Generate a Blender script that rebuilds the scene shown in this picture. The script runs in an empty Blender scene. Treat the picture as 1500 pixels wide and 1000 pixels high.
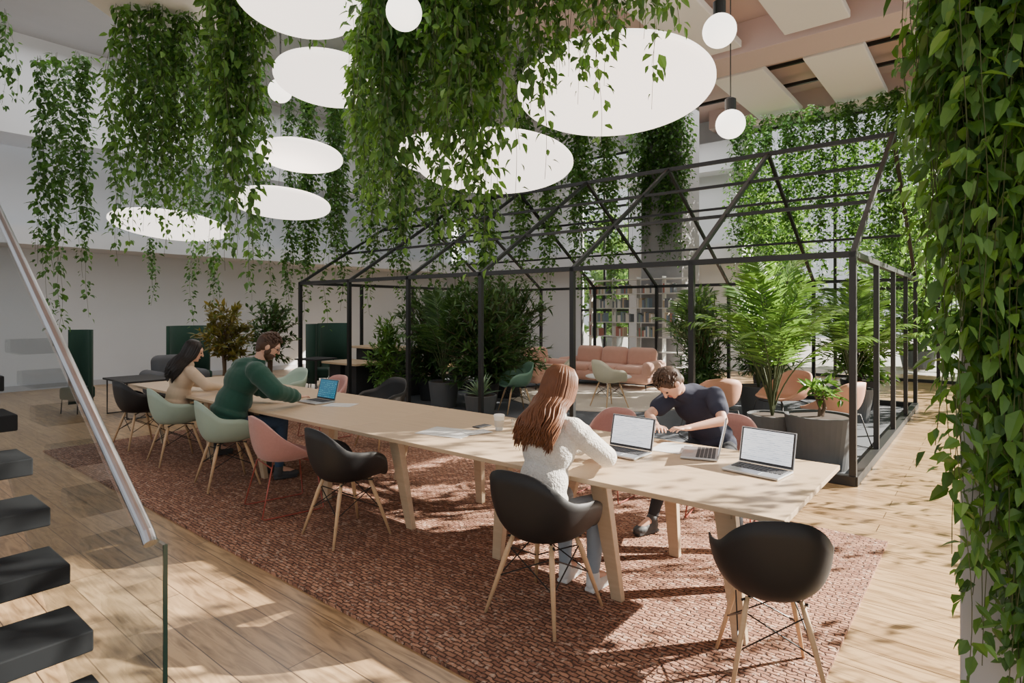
import bpy, math, random
from mathutils import Vector, Matrix, Euler
R=random.Random(7)
C=bpy.context.scene.collection
pi=math.pi
# ---------------------------------------------------------------- materials
def nt(name):
    m=bpy.data.materials.new(name); m.use_nodes=True
    n=m.node_tree.nodes; l=m.node_tree.links
    return m,n,l,n['Principled BSDF']
def c4(c): return (c[0],c[1],c[2],1)
def coords(n,l,scale=(1,1,1)):
    t=n.new('ShaderNodeTexCoord'); mp=n.new('ShaderNodeMapping'); mp.inputs['Scale'].default_value=scale
    l.new(t.outputs['Object'],mp.inputs['Vector']); return mp.outputs['Vector']
def mixc(n,l,fac,a,b,mode='MIX'):
    x=n.new('ShaderNodeMix'); x.data_type='RGBA'; x.blend_type=mode
    if hasattr(fac,'is_linked'): l.new(fac,x.inputs[0])
    else: x.inputs[0].default_value=fac
    for v,i in((a,6),(b,7)):
        if hasattr(v,'is_linked'): l.new(v,x.inputs[i])
        else: x.inputs[i].default_value=c4(v)
    return x.outputs[2]
def mat(name,col,rough=.5,metal=0,var=.08,scale=12,bump=0,bscale=60,stretch=(1,1,1),emit=0,sheen=0):
    m,n,l,p=nt(name)
    v=coords(n,l,stretch)
    t=n.new('ShaderNodeTexNoise'); t.inputs['Scale'].default_value=scale; t.inputs['Detail'].default_value=4
    l.new(v,t.inputs['Vector'])
    a=tuple(x*(1-var) for x in col); b=tuple(min(1,x*(1+var)) for x in col)
    o=mixc(n,l,t.outputs['Fac'],a,b)
    l.new(o,p.inputs['Base Color']); p.inputs['Roughness'].default_value=rough; p.inputs['Metallic'].default_value=metal
    if sheen: p.inputs['Sheen Weight'].default_value=sheen
    if bump:
        t2=n.new('ShaderNodeTexNoise'); t2.inputs['Scale'].default_value=bscale; l.new(v,t2.inputs['Vector'])
        bm=n.new('ShaderNodeBump'); bm.inputs['Strength'].default_value=bump; bm.inputs['Distance'].default_value=.01
        l.new(t2.outputs['Fac'],bm.inputs['Height']); l.new(bm.outputs['Normal'],p.inputs['Normal'])
    if emit:
        l.new(o,p.inputs['Emission Color']); p.inputs['Emission Strength'].default_value=emit
    return m
def leafmat(name,dark,light,trans=.35,rough=.4):
    m,n,l,p=nt(name)
    g=n.new('ShaderNodeNewGeometry')
    o=mixc(n,l,g.outputs['Random Per Island'],dark,light)
    l.new(o,p.inputs['Base Color']); p.inputs['Roughness'].default_value=rough
    tr=n.new('ShaderNodeBsdfTranslucent'); o2=mixc(n,l,.5,o,(light[0]*1.6,light[1]*1.5,light[2]*.7)); l.new(o2,tr.inputs['Color'])
    ms=n.new('ShaderNodeMixShader'); ms.inputs[0].default_value=trans
    l.new(p.outputs[0],ms.inputs[1]); l.new(tr.outputs[0],ms.inputs[2])
    l.new(ms.outputs[0],n['Material Output'].inputs['Surface']); return m
def woodmat(name,a,b,rough=.45,grain=(1.2,14,14)):
    m,n,l,p=nt(name); v=coords(n,l,grain)
    t=n.new('ShaderNodeTexNoise'); t.inputs['Scale'].default_value=2.2; t.inputs['Detail'].default_value=8; t.inputs['Distortion'].default_value=.6
    l.new(v,t.inputs['Vector']); l.new(mixc(n,l,t.outputs['Fac'],a,b),p.inputs['Base Color']); p.inputs['Roughness'].default_value=rough
    return m
def floormat():
    m,n,l,p=nt('oak_floor'); v=coords(n,l)
    b=n.new('ShaderNodeTexBrick'); b.offset=.37; b.inputs['Scale'].default_value=1
    b.inputs['Brick Width'].default_value=1.9; b.inputs['Row Height'].default_value=.19; b.inputs['Mortar Size'].default_value=.003
    b.inputs['Color1'].default_value=(.50,.335,.18,1); b.inputs['Color2'].default_value=(.35,.22,.11,1); b.inputs['Mortar'].default_value=(.08,.045,.025,1)
    l.new(v,b.inputs['Vector'])
    v2=coords(n,l,(1,9,9)); t=n.new('ShaderNodeTexNoise'); t.inputs['Scale'].default_value=2.5; t.inputs['Detail'].default_value=9; t.inputs['Distortion'].default_value=1.6
    l.new(v2,t.inputs['Vector'])
    cr=n.new('ShaderNodeValToRGB'); cr.color_ramp.elements[0].color=(.48,.44,.39,1); cr.color_ramp.elements[1].color=(1.12,1.12,1.12,1)
    cr.color_ramp.elements[0].position=.3; cr.color_ramp.elements[1].position=.6
    l.new(t.outputs['Fac'],cr.inputs[0])
    l.new(mixc(n,l,1.0,b.outputs['Color'],cr.outputs[0],'MULTIPLY'),p.inputs['Base Color']); p.inputs['Roughness'].default_value=.28
    return m
def rugmat():
    m,n,l,p=nt('woven_rug'); v=coords(n,l)
    b=n.new('ShaderNodeTexBrick'); b.offset=.5; b.inputs['Scale'].default_value=1
    b.inputs['Brick Width'].default_value=.065; b.inputs['Row Height'].default_value=.027; b.inputs['Mortar Size'].default_value=.006; b.inputs['Mortar Smooth'].default_value=1
    b.inputs['Color1'].default_value=(.44,.225,.14,1); b.inputs['Color2'].default_value=(.23,.10,.062,1); b.inputs['Mortar'].default_value=(.075,.036,.025,1)
    t0=n.new('ShaderNodeTexNoise'); t0.inputs['Scale'].default_value=22; l.new(v,t0.inputs['Vector'])
    add=n.new('ShaderNodeVectorMath'); add.operation='MULTIPLY_ADD'; add.inputs[1].default_value=(.045,.035,0)
    l.new(t0.outputs['Color'],add.inputs[0]); l.new(v,add.inputs[2]); l.new(add.outputs[0],b.inputs['Vector'])
    t=n.new('ShaderNodeTexNoise'); t.inputs['Scale'].default_value=34; t.inputs['Detail'].default_value=3; l.new(v,t.inputs['Vector'])
    cr=n.new('ShaderNodeValToRGB'); cr.color_ramp.elements[0].position=.58; cr.color_ramp.elements[1].position=.68
    l.new(t.outputs['Fac'],cr.inputs[0])
    l.new(mixc(n,l,cr.outputs[0],b.outputs['Color'],(.54,.37,.28)),p.inputs['Base Color']); p.inputs['Roughness'].default_value=.95
    bm=n.new('ShaderNodeBump'); bm.inputs['Strength'].default_value=.9; bm.inputs['Distance'].default_value=.012
    bm.invert=True
    l.new(b.outputs['Fac'],bm.inputs['Height']); l.new(bm.outputs['Normal'],p.inputs['Normal']); return m
def screenmat(name,base,ink,em=1.0,w=.05,h=.012):
    m,n,l,p=nt(name); v=coords(n,l)
    b=n.new('ShaderNodeTexBrick'); b.offset=.3; b.inputs['Scale'].default_value=1
    b.inputs['Brick Width'].default_value=w; b.inputs['Row Height'].default_value=h; b.inputs['Mortar Size'].default_value=h*.38
    b.inputs['Color1'].default_value=c4(ink); b.inputs['Color2'].default_value=c4(base); b.inputs['Mortar'].default_value=c4(base); b.inputs['Bias'].default_value=.1
    l.new(v,b.inputs['Vector']); l.new(b.outputs['Color'],p.inputs['Base Color'])
    l.new(b.outputs['Color'],p.inputs['Emission Color']); p.inputs['Emission Strength'].default_value=em; p.inputs['Roughness'].default_value=.2
    return m
def glassmat(name,tint=(.93,.97,.96),refl=.06):
    m,n,l,p=nt(name); n.remove(p)
    t=n.new('ShaderNodeBsdfTransparent'); t.inputs[0].default_value=c4(tint)
    g=n.new('ShaderNodeBsdfGlossy'); g.inputs['Roughness'].default_value=.03
    s=n.new('ShaderNodeMixShader'); s.inputs[0].default_value=refl; l.new(t.outputs[0],s.inputs[1]); l.new(g.outputs[0],s.inputs[2])
    l.new(s.outputs[0],n['Material Output'].inputs['Surface']); return m
M=dict(
 floor=floormat(), rug=rugmat(),
 wall=mat('wall_plaster',(.65,.67,.70),.8,var=.04,scale=2), wallgrey=mat('grey_plaster',(.44,.45,.47),.8,var=.06,scale=2),
 pink=mat('pink_plaster',(.66,.52,.50),.8,var=.03,scale=2), baffle=mat('white_baffle',(.90,.88,.87),.9,var=.01),
 conc=mat('concrete',(.30,.30,.31),.85,var=.15,scale=5,bump=.2),
 black=mat('black_steel',(.010,.011,.012),.45,var=.1), blackpl=mat('black_plastic',(.009,.009,.010),.55,var=.1),
 green=mat('sage_plastic',(.36,.47,.38),.45,var=.04), cream=mat('cream_plastic',(.62,.6,.45),.5,var=.04), dgreen=mat('dark_green_plastic',(.13,.25,.18),.5),
 beech=woodmat('beech',(.55,.36,.19),(.72,.50,.30)), oak=woodmat('oak_top',(.45,.32,.20),(.60,.46,.31),.42),
 pinkfab=mat('pink_fabric',(.46,.23,.20),.95,var=.1,scale=60,bump=.3,bscale=300,sheen=.3),
 redwire=mat('red_wire',(.33,.07,.05),.4), blackwire=mat('black_wire',(.015,.015,.015),.4),
 sofa=mat('peach_fabric',(.62,.36,.28),.95,var=.06,sheen=.3), tan=mat('tan_leather',(.54,.27,.17),.6,var=.1),
 greyfab=mat('grey_fabric',(.10,.105,.115),.95), gfab=mat('green_felt',(.012,.045,.030),.95,sheen=.1),
 pot=mat('grey_planter',(.085,.09,.095),.7,var=.12,scale=6), potb=mat('black_planter',(.02,.021,.023),.6), soil=mat('soil',(.04,.025,.015),1,var=.4,scale=40),
 steel=mat('brushed_steel',(.50,.50,.52),.28,1,var=.05), tread=mat('charcoal_tread',(.008,.009,.011),.8), stringer=mat('white_stringer',(.5,.51,.52),.5),
 carpet=mat('grey_carpet',(.085,.095,.11),.95,var=.2,scale=50), cfloor=mat('round_rug',(.62,.56,.48),.95,var=.08,scale=40),
 glass=glassmat('clear_glass',(.87,.90,.91),.20), edge=mat('glass_edge',(.02,.06,.05),.15), pane=glassmat('window_glass',(1,1,1),.04),
 lamp=mat('lamp_diffuser',(1,.90,.82),.6,var=.01,emit=2.4), globe=mat('opal_globe',(1,.93,.84),.4,var=.01,emit=3),
 white=mat('white_paint',(.8,.8,.78),.5,var=.02), paper=mat('paper',(.85,.85,.83),.8,var=.02), alu=mat('aluminium',(.5,.51,.53),.35,.8),
 keys=mat('keys',(.03,.03,.035),.6), doc=screenmat('document_screen',(.80,.86,.95),(.25,.32,.42),.85), blue=screenmat('blue_screen',(.02,.12,.2),(.1,.4,.5),.8,.03,.02),
 print=screenmat('printed_sheet',(.85,.85,.84),(.3,.33,.36),0,.06,.012),
 bark=mat('bark',(.12,.08,.05),.9,var=.3,scale=30),
 leaf=leafmat('vine_leaf',(.012,.052,.011),(.095,.23,.045),.34), leafr=leafmat('vine_leaf_bright',(.020,.082,.016),(.15,.32,.065),.38),
 palm=leafmat('palm_leaf',(.022,.085,.015),(.15,.30,.065),.38), shrub=leafmat('shrub_leaf',(.012,.046,.012),(.075,.16,.042),.28), outl=leafmat('outdoor_leaf',(.05,.15,.04),(.24,.40,.12),.4),
 yel=leafmat('yellow_leaf',(.045,.09,.015),(.24,.19,.04),.3), aloe=leafmat('aloe_leaf',(.12,.22,.14),(.25,.36,.22),.1), stem=mat('vine_stem',(.06,.08,.03),.8),
 skin=mat('skin',(.62,.36,.26),.5,var=.05), sweater=mat('cream_knit',(.68,.65,.60),.95,var=.18,scale=55,bump=1,bscale=90,sheen=.3),
 jumper=mat('green_jumper',(.010,.065,.044),.9,var=.12,scale=30,sheen=.2), navy=mat('navy_cotton',(.018,.022,.045),.9), blazer=mat('beige_blazer',(.55,.42,.30),.85,var=.08),
 jeans=mat('blue_jeans',(.035,.07,.13),.9,var=.25,scale=40), dark=mat('dark_trousers',(.02,.022,.028),.9), lightp=mat('light_jeans',(.3,.36,.42),.9),
 shoew=mat('white_shoe',(.7,.7,.68),.6), shoed=mat('dark_shoe',(.04,.045,.05),.6),
 hair1=mat('auburn_hair',(.15,.055,.02),.5,var=.35,scale=60,stretch=(1,1,.05)), hair2=mat('brown_hair',(.06,.028,.014),.55,var=.4,scale=40), hair3=mat('dark_hair',(.012,.008,.007),.4,var=.3,scale=40),
 eye=mat('eye_dark',(.03,.02,.015),.2), lips=mat('lips',(.5,.2,.17),.5),
)
# ---------------------------------------------------------------- builder
class B:
    def __init__(s): s.v=[]; s.f=[]
    def add(s,vs,fs):
        o=len(s.v); s.v+= [tuple(x) for x in vs]; s.f+=[tuple(i+o for i in f) for f in fs]
    def box(s,c,d,mx=None):
        a,b,e=d[0]/2,d[1]/2,d[2]/2
        vs=[Vector((x,y,z)) for x in(-a,a) for y in(-b,b) for z in(-e,e)]
        if mx: vs=[mx@v for v in vs]
        s.add([v+Vector(c) for v in vs],[(0,1,3,2),(4,6,7,5),(0,4,5,1),(2,3,7,6),(0,2,6,4),(1,5,7,3)]); return s
    def tube(s,pts,r,n=8,cap=True):
        pts=[Vector(p) for p in pts]
        if not hasattr(r,'__len__'): r=[r]*len(pts)
        vs=[];fs=[]; up=None
        for i,p in enumerate(pts):
            t=(pts[min(i+1,len(pts)-1)]-pts[max(i-1,0)])
            if t.length<1e-7: t=Vector((0,0,1))
            t.normalize()
            if up is None:
                up=Vector((0,0,1)) if abs(t.z)<.9 else Vector((1,0,0))
            a=(up-t*up.dot(t))
            if a.length<1e-5: a=t.orthogonal()
            a.normalize(); up=a; b=t.cross(a)
            for k in range(n):
                q=2*pi*k/n; vs.append(p+(a*math.cos(q)+b*math.sin(q))*r[i])
        for i in range(len(pts)-1):
            for k in range(n):
                k2=(k+1)%n; fs.append((i*n+k,i*n+k2,(i+1)*n+k2,(i+1)*n+k))
        if cap: fs.append(tuple(range(n))[::-1]); fs.append(tuple((len(pts)-1)*n+k for k in range(n)))
        s.add(vs,fs); return s
    def ell(s,c,r,mx=None,nu=16,nv=10):
        if not hasattr(r,'__len__'): r=(r,r,r)
        vs=[Vector((0,0,r[2]))]
        for i in range(1,nv):
            a=pi*i/nv
            for k in range(nu):
                q=2*pi*k/nu; vs.append(Vector((r[0]*math.sin(a)*math.cos(q),r[1]*math.sin(a)*math.sin(q),r[2]*math.cos(a))))
        vs.append(Vector((0,0,-r[2]))); e=len(vs)-1
        fs=[(0,1+k,1+(k+1)%nu) for k in range(nu)]
        for i in range(nv-2):
            for k in range(nu):
                a=1+i*nu+k;b=1+i*nu+(k+1)%nu; fs.append((a,a+nu,b+nu,b))
        o=1+(nv-2)*nu
        fs+=[(e,o+(k+1)%nu,o+k) for k in range(nu)]
        if mx: vs=[mx@v for v in vs]
        s.add([v+Vector(c) for v in vs],fs); return s
    def cap(s,a,b,r1,r2):
        s.tube([a,b],[r1,r2],12); s.ell(a,r1,None,12,8); s.ell(b,r2,None,12,8); return s
    def lathe(s,prof,n=32,c=(0,0,0)):
        vs=[];fs=[]
        for r,z in prof:
            for k in range(n):
                q=2*pi*k/n; vs.append((c[0]+r*math.cos(q),c[1]+r*math.sin(q),c[2]+z))
        for i in range(len(prof)-1):
            for k in range(n):
                k2=(k+1)%n; fs.append((i*n+k,i*n+k2,(i+1)*n+k2,(i+1)*n+k))
        fs.append(tuple(range(n))[::-1]); fs.append(tuple((len(prof)-1)*n+k for k in range(n)))
        s.add(vs,fs); return s
    def leaf(s,p,d,nrm,L,W,fold=.18):
        d=Vector(d).normalized(); n=Vector(nrm); n=n-d*n.dot(d)
        if n.length<1e-4: n=d.orthogonal()
        n.normalize(); w=d.cross(n); p=Vector(p)
        c1=p+d*L*.33; c2=p+d*L*.68-n*L*.05; t=p+d*L-n*L*.14
        s.add([p,c1-w*W*.5+n*fold*W,c1,c1+w*W*.5+n*fold*W,c2-w*W*.36+n*fold*W*.6,c2,c2+w*W*.36+n*fold*W*.6,t],
          [(0,2,1),(0,3,2),(1,2,5,4),(2,3,6,5),(4,5,7),(5,6,7)])
    def mesh(s,name,mt):
        m=bpy.data.meshes.new(name); m.from_pydata(s.v,[],s.f); m.update()
        if isinstance(mt,list):
            for x in mt: m.materials.append(x)
        else: m.materials.append(mt)
        return m
    def obj(s,name,mt,parent=None,smooth=False,bevel=0,seg=2,solid=0,sub=0,remesh=0,sm=0,loc=None,rot=None):
        m=s.mesh(name,mt)
        if smooth or remesh:
            for p in m.polygons: p.use_smooth=True
        o=bpy.data.objects.new(name,m); C.objects.link(o)
        if parent: o.parent=parent
        if loc: o.location=loc
        if rot: o.rotation_euler=rot
        if remesh:
            x=o.modifiers.new('r','REMESH'); x.mode='VOXEL'; x.voxel_size=remesh; x.use_smooth_shade=True
            if sm: y=o.modifiers.new('s','SMOOTH'); y.iterations=sm; y.factor=.5
        if solid: x=o.modifiers.new('s','SOLIDIFY'); x.thickness=solid; x.offset=0
        if bevel: x=o.modifiers.new('b','BEVEL'); x.width=bevel; x.segments=seg
        if sub: x=o.modifiers.new('u','SUBSURF'); x.levels=sub; x.render_levels=sub
        return o
def top(name,label,cat,loc=(0,0,0),rz=0,group=None):
    o=bpy.data.objects.new(name,None); C.objects.link(o); o.empty_display_size=.1
    o.location=loc; o.rotation_euler=(0,0,rz); return tag(o,label,cat,group)
def tag(o,label,cat,group=None):
    o['label']=label; o['category']=cat
    if group: o['group']=group
    return o
def struct(o,label,cat='room'):
    o['kind']='structure'; o['label']=label; o['category']=cat; return o
def dup(root,loc,rz=None,label=None,scale=None,group=None):
    def rec(o,par):
        n=o.copy(); C.objects.link(n)
        if par: n.parent=par
        for c in o.children: rec(c,n)
        return n
    kids=list(root.children)
    n=root.copy(); C.objects.link(n)
    for c in kids: rec(c,n)
    n.location=loc
    if rz is not None: n.rotation_euler=(0,0,rz)
    if label: n['label']=label
    if scale: n.scale=scale
    if group: n['group']=group
    return n
def site(l,d): return (-.630*d+.777*l, .777*d+.630*l)
# ---------------------------------------------------------------- camera / light
cam=bpy.data.cameras.new('camera'); co=bpy.data.objects.new('camera',cam); C.objects.link(co)
co.location=(0,0,1.7); co.rotation_euler=(pi/2,0,math.radians(39.03)); cam.lens=20.88; cam.sensor_width=36; cam.shift_y=-.03; cam.clip_start=.05
bpy.context.scene.camera=co
w=bpy.data.worlds.new('world'); bpy.context.scene.world=w; w.use_nodes=True
wn=w.node_tree.nodes; wl=w.node_tree.links; bg=wn['Background']
bg.inputs[0].default_value=(.92,.96,1,1); bg.inputs[1].default_value=.86
def light(kind,name,loc,rot,e,col,size=1,sy=None):
    d=bpy.data.lights.new(name,kind); d.energy=e; d.color=col
    if kind=='AREA':
        d.size=size
        if sy: d.shape='RECTANGLE'; d.size_y=sy
    o=bpy.data.objects.new(name,d); C.objects.link(o); o.location=loc; o.rotation_euler=rot; return o
el=math.radians(29); sd=Vector((.64*math.cos(el),.768*math.cos(el),math.sin(el)))
s=light('SUN','sun',(0,0,10),(0,0,0),27,(1,.92,.80)); s.rotation_euler=sd.to_track_quat('Z','Y').to_euler(); s.data.angle=.008
light('AREA','fill_light',(-4,6,7.0),(0,0,0),180,(1,.97,.95),8,6)  # added overhead fill for table and frame, no fixture behind it
light('AREA','fill_light',(-12,6,7.0),(0,0,0),270,(1,.99,.99),5,8)  # added fill brightening the left lounge and wall
light('AREA','fill_light',(-6,14,6.6),(0,0,0),250,(1,.97,.95),6,3)  # added fill for the back lounge, not a real lamp
# ---------------------------------------------------------------- room shell
struct(B().box((-6.5,6,-.05),(21,26,.1)).obj('floor',M['floor']),'oak plank floor','floor')
struct(B().box((-11.5,7,7.35),(9,20,.3)).obj('ceiling',M['wallgrey']),'pale grey high ceiling','ceiling')
struct(B().box((-1.8,7,7.35),(10.4,20,.3)).obj('ceiling',M['pink']),'pale pink high ceiling','ceiling')
b=B(); b.box((-16.1,7,1.55),(.2,20,3.1)); b.box((-16.6,7,4.2),(.2,20,2.2)); b.box((-15.8,7,3.2),(1.8,20,.35)); b.box((-15.6,7,6.2),(1.2,20,2.0))
struct(b.obj('wall_left',M['wall']),'white wall with gallery ledge and upper fascia','wall')
b=B(); Z=7.2
b.box((-13.4,17.1,Z/2),(5.2,.2,Z)); b.box((-7.15,17.1,Z/2),(3.7,.2,Z)); b.box((-9.9,17.1,7.0),(1.8,.2,.4)); b.box((-1.0,17.1,6.95),(8.6,.2,.5))
b.box((-10.6,16.6,3.3),(10.8,.9,.45)); b.box((-10.6,16.7,6.0),(10.8,.6,.8))
struct(b.obj('wall_back',M['wall']),'white wall with gallery ledge and tall window openings','wall')
def window(name,x0,x1,y,z1,nx,nz):
    r=top(name,'tall black-framed glazed window wall','window'); r['kind']='structure'
    f=B()
    for i in range(nx+1):
        f.box((x0+(x1-x0)*i/nx,y,z1/2),(.07,.08,z1))
    for k in range(nz+1):
        f.box(((x0+x1)/2,y,.04+(z1-.08)*k/nz),(x1-x0,.07,.07))
    f.obj('window_frame',M['black'],r)
    B().box(((x0+x1)/2,y,z1/2),(x1-x0,.012,z1)).obj('window_pane',M['pane'],r)
window('window_1',-5.3,3.3,17.05,6.7,4,3)
window('window_2',-10.8,-9.0,17.05,6.8,2,4)
for i,(y,z) in enumerate(((12.0,6.9),(16.4,7.0),(7.6,6.95))):
    struct(B().box((-1.3,y,z),(9.6,.9 if i==0 else .5,.6)).obj('trim_%d'%(i+1),M['pink'],bevel=.01),'pale pink ceiling beam','beam')
for (y0,y1) in ((12.7,16.0),(8.2,11.4)):
    for x in (-4.2,-2.4,-.6,1.2):
        o=B().box((0,0,0),(1.05,y1-y0,.14)).obj('ceiling_baffle',M['baffle'],bevel=.02,loc=(x,(y0+y1)/2,6.72))
        tag(o,'cream acoustic baffle panel hung under pink ceiling','ceiling panel','acoustic ceiling baffles')
for y in (13.6,14.9):
    tag(B().box((-1.3,y,6.98),(9.4,.07,.07)).obj('ceiling_track',M['black']),'thin black track running above the baffles','track')
struct(B().box((-6.15,13.75,3.6),(1.05,1.05,7.2)).obj('trim_4',M['conc'],bevel=.02),'square concrete column','column')
struct(B().box((.35,3.12,3.6),(.9,.55,7.2)).obj('trim_5',M['wallgrey'],bevel=.01),'pale grey pillar behind hanging vines','column')
struct(B().box((-15.97,7,.06),(.03,20,.12)).obj('baseboard_left',M['wallgrey']),'grey baseboard','baseboard')
struct(B().box((-2,30,-.12),(60,26,.1)).obj('ground',mat('paving',(.4,.39,.36),.9)),'pale paving outside','ground')
# ---------------------------------------------------------------- rugs
rug=B().box((-4.75,3.55,.008),(8.3,3.1,.016)).obj('area_rug',M['rug']); tag(rug,'brown terracotta woven rug under the long table','rug')
cp=B().box((-5.92,9.53,.006),(9.6,5.8,.012)).obj('carpet',M['carpet']); tag(cp,'dark grey carpet inside the black frame','carpet')
rr=B().lathe([(1.9,0),(1.9,.015)],48,(-6.0,10.3,.0125)).obj('round_rug',M['cfloor']); tag(rr,'cream round rug under lounge seats','rug')
# ---------------------------------------------------------------- greenhouse frame
gh=top('greenhouse_frame','black steel house-shaped open frame with gabled roof','pavilion',(0,0,0))
X=[-1.06-1.62*i for i in range(7)]; Y0,Y1=6.57,12.5; YM=(Y0+Y1)/2; E=2.25; RZ=4.1; T=.06
def bar(a,c,name,t=T):
    a=Vector(a);c=Vector(c); d=c-a; L=d.length; mx=d.to_track_quat('Z','Y').to_matrix()
    o=B().box((0,0,0),(t,t,L+t*.6)).obj(name,M['black'],gh); 
    o.location=(a+c)/2; o.rotation_euler=mx.to_euler(); return o
for i,x in enumerate(X):
    for y in (Y0,Y1): bar((x,y,0.03),(x,y,E),'post')
    bar((x,Y0,E),(x,YM,RZ),'rafter',.05); bar((x,Y1,E),(x,YM,RZ),'rafter',.05)
for x in (X[0],X[-1]):
    for k in (1,2,3): bar((x,Y0+1.4825*k,.03),(x,Y0+1.4825*k,E),'post',.055)
    bar((x,Y0,E),(x,Y1,E),'tie_beam'); bar((x,Y0,.05),(x,Y1,.05),'base_rail',.09)
for y in (Y0,Y1):
    bar((X[0],y,E),(X[-1],y,E),'eave_beam'); bar((X[0],y,.05),(X[-1],y,.05),'base_rail',.09)
    for f in (.36,.68):
        yy=y+(YM-y)*f; bar((X[0],yy,E+(RZ-E)*f),(X[-1],yy,E+(RZ-E)*f),'purlin',.04)
bar((X[0],YM,RZ),(X[-1],YM,RZ),'ridge_beam')
# ---------------------------------------------------------------- chairs
def cat(P,t):
    n=len(P); i=int(math.floor(t))%n; f=t-math.floor(t)
    a,b_,c,d=[Vector(P[(i+k-1)%n]) for k in range(4)]
    return .5*((2*b_)+(-a+c)*f+(2*a-5*b_+4*c-d)*f*f+(-a+3*b_-3*c+d)*f**3)
def shell(half,pan,n=56,m=14):
    full=half+[(-x,y,z) for x,y,z in half[-2:0:-1]]
    b=B(); a_,b_,pz,dish=pan; vs=[(0,0,pz-dish)]; fs=[]
    for k in range(n):
        r=cat(full,k*len(full)/n); ph=math.atan2(r.x,r.y)
        pe=Vector((a_*math.sin(ph),b_*math.cos(ph),pz))
        for j in range(1,m+1):
            s_=j/m
            if s_<=.45: q=s_/.45; v=Vector((pe.x*q,pe.y*q,pz-dish*(1-q*q)))
            else:
                q=(s_-.45)/.55; P1=Vector((r.x*.96,r.y*.96,pz+.02+.12*(r.z-pz)))
                v=pe*(1-q)**2+P1*2*q*(1-q)+r*q*q
            vs.append(v)
    for k in range(n):
        k2=(k+1)%n; fs.append((0,1+k*m,1+k2*m))
        for j in range(m-1): fs.append((1+k*m+j,1+k*m+j+1,1+k2*m+j+1,1+k2*m+j))
    b.add(vs,fs); return b
ARM=[(0,.24,.43),(.15,.24,.435),(.225,.215,.49),(.275,.165,.60),(.297,.07,.655),(.297,-.04,.668),(.27,-.14,.69),(.215,-.215,.765),(.13,-.262,.818),(0,-.272,.83)]
TUB=[(0,.23,.44),(.15,.23,.445),(.22,.17,.47),(.255,.06,.54),(.255,-.06,.62),(.235,-.15,.70),(.17,-.22,.775),(.09,-.25,.80),(0,-.255,.805)]
def arm_chair(shellmat,label):
    r=top('armchair',label,'chair')
    shell(ARM,(.18,.18,.44,.02)).obj('seat_shell',shellmat,r,smooth=True,solid=.010)
    for sx in(-1,1):
        for sy in(-1,1):
            B().tube([(sx*.13,sy*.115,.425),(sx*.155,sy*.145,.33),(sx*.235,sy*.235,0)],[.012,.016,.009],10).obj('leg',M['beech'],r,smooth=True)
    br=B()
    P=lambda sx,sy,z:(sx*(.13+.105*(.425-z)/.425),sy*(.115+.12*(.425-z)/.425),z)
    for sx in(-1,1):
        br.tube([P(sx,-1,.36),P(sx,1,.2)],.004,6); br.tube([P(sx,1,.36),P(sx,-1,.2)],.004,6)
        br.tube([P(-1,sx,.36),P(1,sx,.2)],.004,6); br.tube([P(1,sx,.36),P(-1,sx,.2)],.004,6)
        br.tube([(-.16*sx,-.13,.415),(.16*sx,.13,.415)],.007,6)
    br.obj('wire_brace',M['blackwire'],r); return r
def wire_chair(fab,wire,label,cat_='chair'):
    r=top('side_chair',label,cat_)
    shell(TUB,(.19,.18,.45,.015)).obj('seat_shell',fab,r,smooth=True,solid=.03)
    for sx in(-1,1):
        B().tube([(sx*.1,.12,.42),(sx*.2,.2,.4),(sx*.25,.25,.02),(sx*.25,.23,.01),(sx*.25,-.23,.01),(sx*.25,-.25,.02),(sx*.2,-.16,.4),(sx*.1,-.12,.42)],.006,8).obj('sled_leg',wire,r,smooth=True)
    B().tube([(-.2,.2,.4),(.2,.2,.4)],.006,6).tube([(-.2,-.16,.4),(.2,-.16,.4)],.006,6).obj('cross_wire',wire,r); return r
ck=arm_chair(M['blackpl'],'black moulded armchair with splayed wooden dowel legs'); ck['group']='armchairs at the long table'
cg=arm_chair(M['green'],'pale sage moulded armchair with splayed wooden dowel legs'); cg['group']='armchairs at the long table'
cgd=arm_chair(M['dgreen'],'muted green moulded armchair with wooden legs inside the frame')
cc=arm_chair(M['cream'],'cream moulded armchair with wooden legs near the sofa')
pk=wire_chair(M['pinkfab'],M['redwire'],'pink upholstered chair with thin red wire legs'); pk['group']='pink chairs at the long table'
tn=wire_chair(M['tan'],M['blackwire'],'tan leather tub chair beside the palm'); tn.scale=(1.25,1.25,1.04)
dup(ck,(-1.97,2.72,.017),0,'black moulded armchair with dowel legs holding the woman in white'); dup(ck,(-3.8,2.70,.017),math.radians(-6),'empty black moulded armchair with dowel legs pulled out')
dup(ck,(-8.3,2.85,.017),math.radians(4),'black moulded armchair with dowel legs at the table end')
dup(ck,(-5.95,4.75,.017),pi,'black moulded armchair across the table')
ck.location=(-.80,2.86,.017); ck.rotation_euler=(0,0,math.radians(28)); ck.scale=(.86,.86,.96); ck['label']='black moulded armchair with dowel legs at the table corner'
cg.location=(-5.80,2.75,.017); cg.rotation_euler=(0,0,math.radians(-10)); cg['label']='pale sage moulded armchair holding the man in green'
dup(cg,(-7.15,2.82,.017),math.radians(-6),'pale sage moulded armchair holding the woman in beige')
dup(cg,(-8.1,4.7,.017),pi,'pale sage moulded armchair across the table')
pk.location=(-4.72,2.72,.017); pk.rotation_euler=(0,0,math.radians(-12))
dup(pk,(-6.95,4.6,.017),pi); dup(pk,(-2.75,4.80,.017),pi,'pink upholstered chair with its back to the frame',scale=(.9,.9,.95))
dup(pk,(-1.72,4.88,.017),pi+.15,'pink upholstered wire-leg chair holding the man in navy')
cgd.location=(-6.2,7.75,.013); cgd.rotation_euler=(0,0,2.6)
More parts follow.
